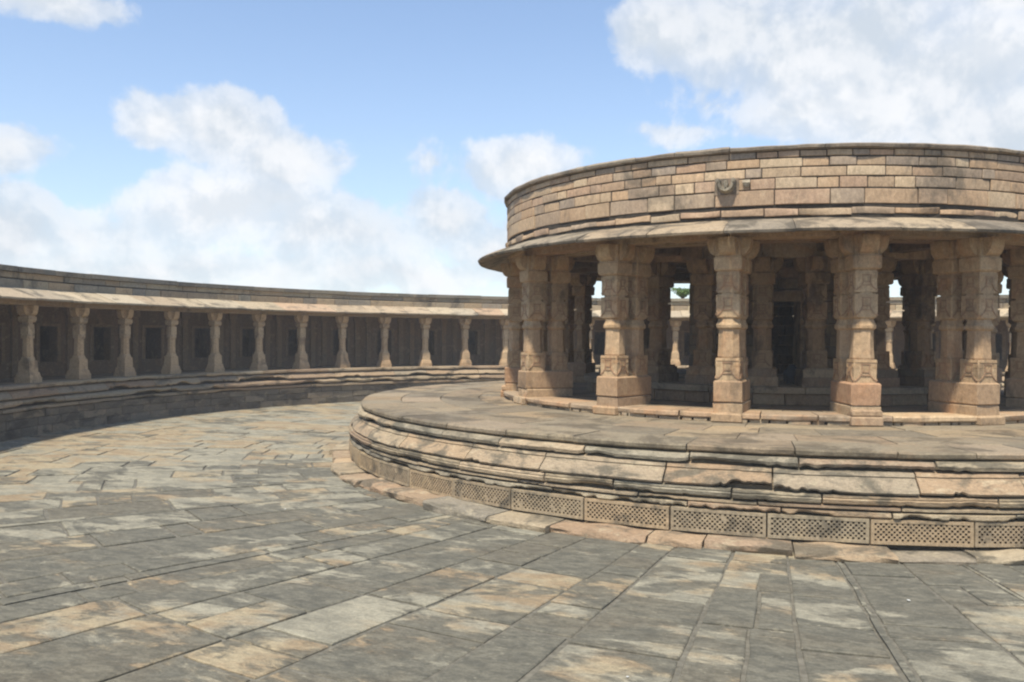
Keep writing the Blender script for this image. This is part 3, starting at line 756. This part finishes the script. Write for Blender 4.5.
# ------------------------------------------------------------------ small things
def leafplant(name, loc, n, h, sp, label, leaf=.05):
    t = empty(name, loc); tag(t, label, 'plant')
    m = plain('leaf_green', (.12, .20, .05), .6, .4, 30)
    mb = MB(); st = MB()
    for i in range(n):
        a = R.uniform(0, 2 * PI); r = sp * math.sqrt(R.random()); z = h * R.uniform(.25, 1)
        x, y = r * math.cos(a) * z / h * 1.3, r * math.sin(a) * z / h * 1.3
        if i % 6 == 0:
            st.add([(-.006, 0, -.03), (.006, 0, -.03), (x + .003, y, z), (x - .003, y, z), (0, .008, -.03), (x, y + .004, z)], [(0, 1, 2, 3), (1, 4, 5, 2), (4, 0, 3, 5)], (.1, .08, .04))
        d = Vector((R.uniform(-1, 1), R.uniform(-1, 1), R.uniform(-.3, .8))).normalized(); u = d.cross(Vector((R.random(), R.random(), R.random()))).normalized()
        l = leaf * R.uniform(.6, 1.3); p = Vector((x, y, z)); nrm = d.cross(u) * l * .12
        mb.add([p, p + d * l * .5 + u * l * .25 + nrm, p + d * l, p + d * l * .5 - u * l * .25 + nrm], [(0, 1, 3), (1, 2, 3)], (.07, .13, .03))
    mb.build('leaves', m, t); st.build('stem', plain('stem_brown', (.1, .08, .04)), t)
    return t
a_ = rad(84.7); p = P(a_, 23.4, 5.27)
leafplant('parapet_plant', p, 700, .55, .55, 'leafy green sapling sprouting from the far gallery coping', .13)
# scraps on the paving
def scrap(x, y, s, label):
    mb = MB(); n = 7
    ring = [(s * R.uniform(.6, 1) * math.cos(2 * PI * i / n), s * R.uniform(.6, 1) * math.sin(2 * PI * i / n), R.uniform(0, s * .35)) for i in range(n)]
    V = ring + [(q[0], q[1], q[2] + .003) for q in ring] + [(0, 0, s * .45), (0, 0, .0)]
    F = [(n + i, n + (i + 1) % n, 2 * n) for i in range(n)] + [((i + 1) % n, i, 2 * n + 1) for i in range(n)] + [(i, (i + 1) % n, n + (i + 1) % n, n + i) for i in range(n)]
    mb.add(V, F, (.8, .8, .78)); o = mb.build('paper_scrap', plain('paper_white', (.55, .55, .52), .8, .05), loc=(x, y, .012))
    tag(o, label, 'litter')
def gp_(px, py):
    k = (px - 512) / 859.3; d = 3.2 * 859.3 / (py - 335.3 - .0063 * (px - 512)); return k * d, d
x, y = gp_(911, 602); scrap(x, y, .028, 'white paper scrap on dark slabs below the lattice band, right of centre')
x, y = gp_(630, 679); scrap(x, y, .016, 'white paper scrap lying nearest the bottom edge of the photo')
x, y = gp_(286, 510); scrap(x, y, .022, 'tiny white scrap on grey slabs left of the platform corner')
# dark bundle beside the cell door
bt = MB(); rows = []
for i in range(9):
    t = i / 8; r = .21 * math.sin(PI * min(1, .18 + .75 * t)) * (1 - .25 * t) + .02; n = 14
    rows.append([((r + .03 * n1(j * 1.1, t * 4, 3)) * math.cos(2 * PI * j / n), (r + .03 * n1(j * 1.3, t * 4, 8)) * math.sin(2 * PI * j / n), .46 * t) for j in range(n)])
bt.grid(rows, (.03, .04, .05), closed_u=True, caps=True)
b_ = bt.build('cloth_sack', plain('dark_blue_cloth', (.028, .04, .05), .8, .3, 8), smooth=60, loc=(.326 * 20.6, 20.6, 2.087))
tag(b_, 'dark blue grey sack standing between the inner pillars of the pavilion', 'sack')

# ------------------------------------------------------------------ sky
SUN_EL, SUN_AZ = rad(62), math.atan2(-.44, -.90)      # azimuth measured from +Y towards +X
w = bpy.data.worlds.new('World'); sc.world = w; w.use_nodes = True
nt = w.node_tree; N = nt.nodes; L = nt.links
for n in list(N): N.remove(n)
wo = N.new('ShaderNodeOutputWorld'); sky = N.new('ShaderNodeTexSky'); sky.sky_type = 'NISHITA'; sky.sun_disc = False
sky.sun_elevation = SUN_EL; sky.sun_rotation = SUN_AZ; sky.air_density = 1.0; sky.dust_density = .2; sky.ozone_density = 3.0
tc = N.new('ShaderNodeTexCoord'); sp_ = N.new('ShaderNodeSeparateXYZ'); L.new(tc.outputs['Generated'], sp_.inputs[0])
def math_(op, a, b=None, c=None, clamp=False):
    n = N.new('ShaderNodeMath'); n.operation = op; n.use_clamp = clamp
    for i, x in enumerate((a, b, c)):
        if x is None: continue
        if isinstance(x, (int, float)): n.inputs[i].default_value = x
        else: L.new(x, n.inputs[i])
    return n.outputs[0]
az = math_('ARCTAN2', sp_.outputs[0], sp_.outputs[1]); el = math_('ARCSINE', sp_.outputs[2])
cv = N.new('ShaderNodeCombineXYZ'); L.new(az, cv.inputs[0]); L.new(el, cv.inputs[1])
def nzw(scale, detail, r, off=(0, 0, 0), dist=0.):
    mpn = N.new('ShaderNodeMapping'); mpn.inputs['Location'].default_value = off; L.new(cv.outputs[0], mpn.inputs[0])
    n = N.new('ShaderNodeTexNoise'); n.inputs['Scale'].default_value = scale; n.inputs['Detail'].default_value = detail
    n.inputs['Roughness'].default_value = r; n.inputs['Distortion'].default_value = dist; L.new(mpn.outputs[0], n.inputs['Vector']); return n
def ae(px, py):
    k = (px - 512) / 859.; return math.atan(k), math.atan((335.5 + .0063 * (px - 512) - py) / 859. / math.sqrt(1 + k * k))
blobs = [(160, 125, 42, 34, 1), (215, 130, 75, 45, 1), (280, 165, 75, 40, 1), (235, 215, 130, 45, .9), (200, 270, 260, 26, .6), (330, 235, 120, 42, .75), (400, 275, 180, 24, .55), (440, 215, 60, 36, .8), (8, 225, 60, 42, 1), (8, 145, 45, 26, .75),
         (30, 0, 95, 24, .7), (520, 165, 75, 32, 1), (430, 165, 32, 26, .3), (500, 245, 70, 40, .8), (110, 235, 70, 30, .5),
         (665, 35, 66, 40, 1), (735, 30, 110, 60, 1), (830, 50, 150, 72, 1.1), (930, 90, 140, 90, 1.15), (820, 110, 90, 45, .8), (985, 135, 110, 70, 1.1),
         (1010, 0, 50, 16, .9), (680, 142, 45, 12, .4), (720, 112, 40, 22, .25)]
wn = nzw(7, 5, .55, (3, 1, 0)); wv = N.new('ShaderNodeVectorMath'); wv.operation = 'SUBTRACT'; L.new(wn.outputs['Color'], wv.inputs[0]); wv.inputs[1].default_value = (.5, .5, .5)
ws = N.new('ShaderNodeVectorMath'); ws.operation = 'SCALE'; ws.inputs['Scale'].default_value = .07; L.new(wv.outputs[0], ws.inputs[0])
wa = N.new('ShaderNodeVectorMath'); wa.operation = 'ADD'; L.new(cv.outputs[0], wa.inputs[0]); L.new(ws.outputs[0], wa.inputs[1])
field = None
for (bx_, by_, rx, ry, st) in blobs:
    a0, e0 = ae(bx_, by_)
    s1 = N.new('ShaderNodeVectorMath'); s1.operation = 'SUBTRACT'; L.new(wa.outputs[0], s1.inputs[0]); s1.inputs[1].default_value = (a0, e0, 0)
    s2 = N.new('ShaderNodeVectorMath'); s2.operation = 'MULTIPLY'; L.new(s1.outputs[0], s2.inputs[0]); s2.inputs[1].default_value = (859 / rx, 859 / ry, 0)
    s3 = N.new('ShaderNodeVectorMath'); s3.operation = 'LENGTH'; L.new(s2.outputs[0], s3.inputs[0])
    v = math_('MULTIPLY', math_('SUBTRACT', 1.0, s3.outputs['Value']), st)
    field = v if field is None else math_('SMOOTH_MAX', field, v, .25)
# clouds for the rest of the sky
gen = math_('MULTIPLY', math_('SUBTRACT', nzw(2.3, 4, .5, (9, 4, 0)).outputs[0], .60), 4)
outside = math_('MAXIMUM', math_('GREATER_THAN', math_('ABSOLUTE', az), .72), math_('GREATER_THAN', el, .50))
gen = math_('ADD', math_('MULTIPLY', gen, outside), math_('MULTIPLY', math_('SUBTRACT', 1.0, outside), -2))
field = math_('MAXIMUM', field, gen)
def fbm(off):
    a_ = math_('SUBTRACT', nzw(9, 12, .60, off, .25).outputs[0], .5); b_ = math_('SUBTRACT', nzw(26, 8, .6, off, .1).outputs[0], .5)
    return math_('ADD', math_('MULTIPLY', a_, 1.5), math_('MULTIPLY', b_, .5))
fb = fbm((0, 0, 0)); fb_up = fbm((.006, .020, 0))
dens = math_('ADD', field, fb)
def mrw(v, a, b, c=0., d=1.):
    n = N.new('ShaderNodeMapRange'); n.interpolation_type = 'SMOOTHSTEP'
    for i, x in zip((1, 2, 3, 4), (a, b, c, d)): n.inputs[i].default_value = x
    L.new(v, n.inputs[0]); return n.outputs[0]
mask = math_('ADD', math_('MULTIPLY', mrw(dens, -.04, .24), .72), math_('MULTIPLY', mrw(dens, .1, .8), .28))
hz = mrw(el, -.05, .42, .5, .14)            # whitish air low down
shade = math_('ADD', mrw(math_('SUBTRACT', fb, fb_up), -.16, .16, 0, .65), mrw(nzw(5.5, 7, .6, (.06, .09, 4)).outputs[0], .40, .60, 0, .4))
def mixc(f, a, b):
    n = N.new('ShaderNodeMix'); n.data_type = 'RGBA'
    L.new(f, n.inputs[0]) if not isinstance(f, (int, float)) else setattr(n.inputs[0], 'default_value', f)
    for i, x in ((6, a), (7, b)):
        if isinstance(x, tuple): n.inputs[i].default_value = (*x, 1)
        else: L.new(x, n.inputs[i])
    return n.outputs[2]
SKYS = .14
WH = (.80, .86, .93)
skyc = mixc(hz, sky.outputs[0], (3.2, 3.65, 4.3))
cl = mixc(shade, (3.25, 3.6, 4.0), (4.85, 4.9, 5.0))
tot = mixc(math_('MULTIPLY', mask, .95), skyc, cl)
bg = N.new('ShaderNodeBackground'); bg.inputs[1].default_value = SKYS; L.new(tot, bg.inputs[0]); L.new(bg.outputs[0], wo.inputs[0])
# ------------------------------------------------------------------ haze
hm = bpy.data.materials.new('haze'); hm.use_nodes = True
for n in list(hm.node_tree.nodes): hm.node_tree.nodes.remove(n)
ho = hm.node_tree.nodes.new('ShaderNodeOutputMaterial'); hv = hm.node_tree.nodes.new('ShaderNodeVolumePrincipled')
hv.inputs['Color'].default_value = (.96, .96, .96, 1); hv.inputs['Density'].default_value = .0013
hm.node_tree.links.new(hv.outputs[0], ho.inputs['Volume'])
mb = MB(); mb.box(-60, 75, -30, 90, -1.1, 9, (1, 1, 1)); hz_ = mb.build('haze', hm); tag(hz_, kind='stuff', label='thin pale haze in the air of the court')
# ------------------------------------------------------------------ sun
sd = bpy.data.lights.new('sun', 'SUN'); sd.energy = 4.6; sd.angle = rad(3); sd.color = (1, .93, .80)
so = bpy.data.objects.new('sun', sd); COL.objects.link(so)
sv = Vector((math.sin(SUN_AZ) * math.cos(SUN_EL), math.cos(SUN_AZ) * math.cos(SUN_EL), math.sin(SUN_EL)))
so.rotation_euler = sv.to_track_quat('Z', 'Y').to_euler(); so.location = sv * 60
# ------------------------------------------------------------------ camera
cd = bpy.data.cameras.new('camera'); cam = bpy.data.objects.new('camera', cd); COL.objects.link(cam)
cd.sensor_width = 36; cd.lens = 859.3 * 36 / 1024; cd.clip_end = 9000
cam.location = (0, 0, 3.2)
from mathutils import Matrix
cam.matrix_world = Matrix.Translation((0, 0, 3.2)) @ Matrix.Rotation(rad(90) - .0066, 4, 'X') @ Matrix.Rotation(.0063, 4, 'Z')
sc.camera = cam
sc.view_settings.view_transform = 'Standard'; sc.view_settings.look = 'None'; sc.view_settings.gamma = 1; sc.view_settings.exposure = .55
sc.cycles.use_denoising = True; sc.cycles.max_bounces = 6
sc.cycles.pixel_filter_type = 'BLACKMAN_HARRIS'; sc.cycles.filter_width = 2.2
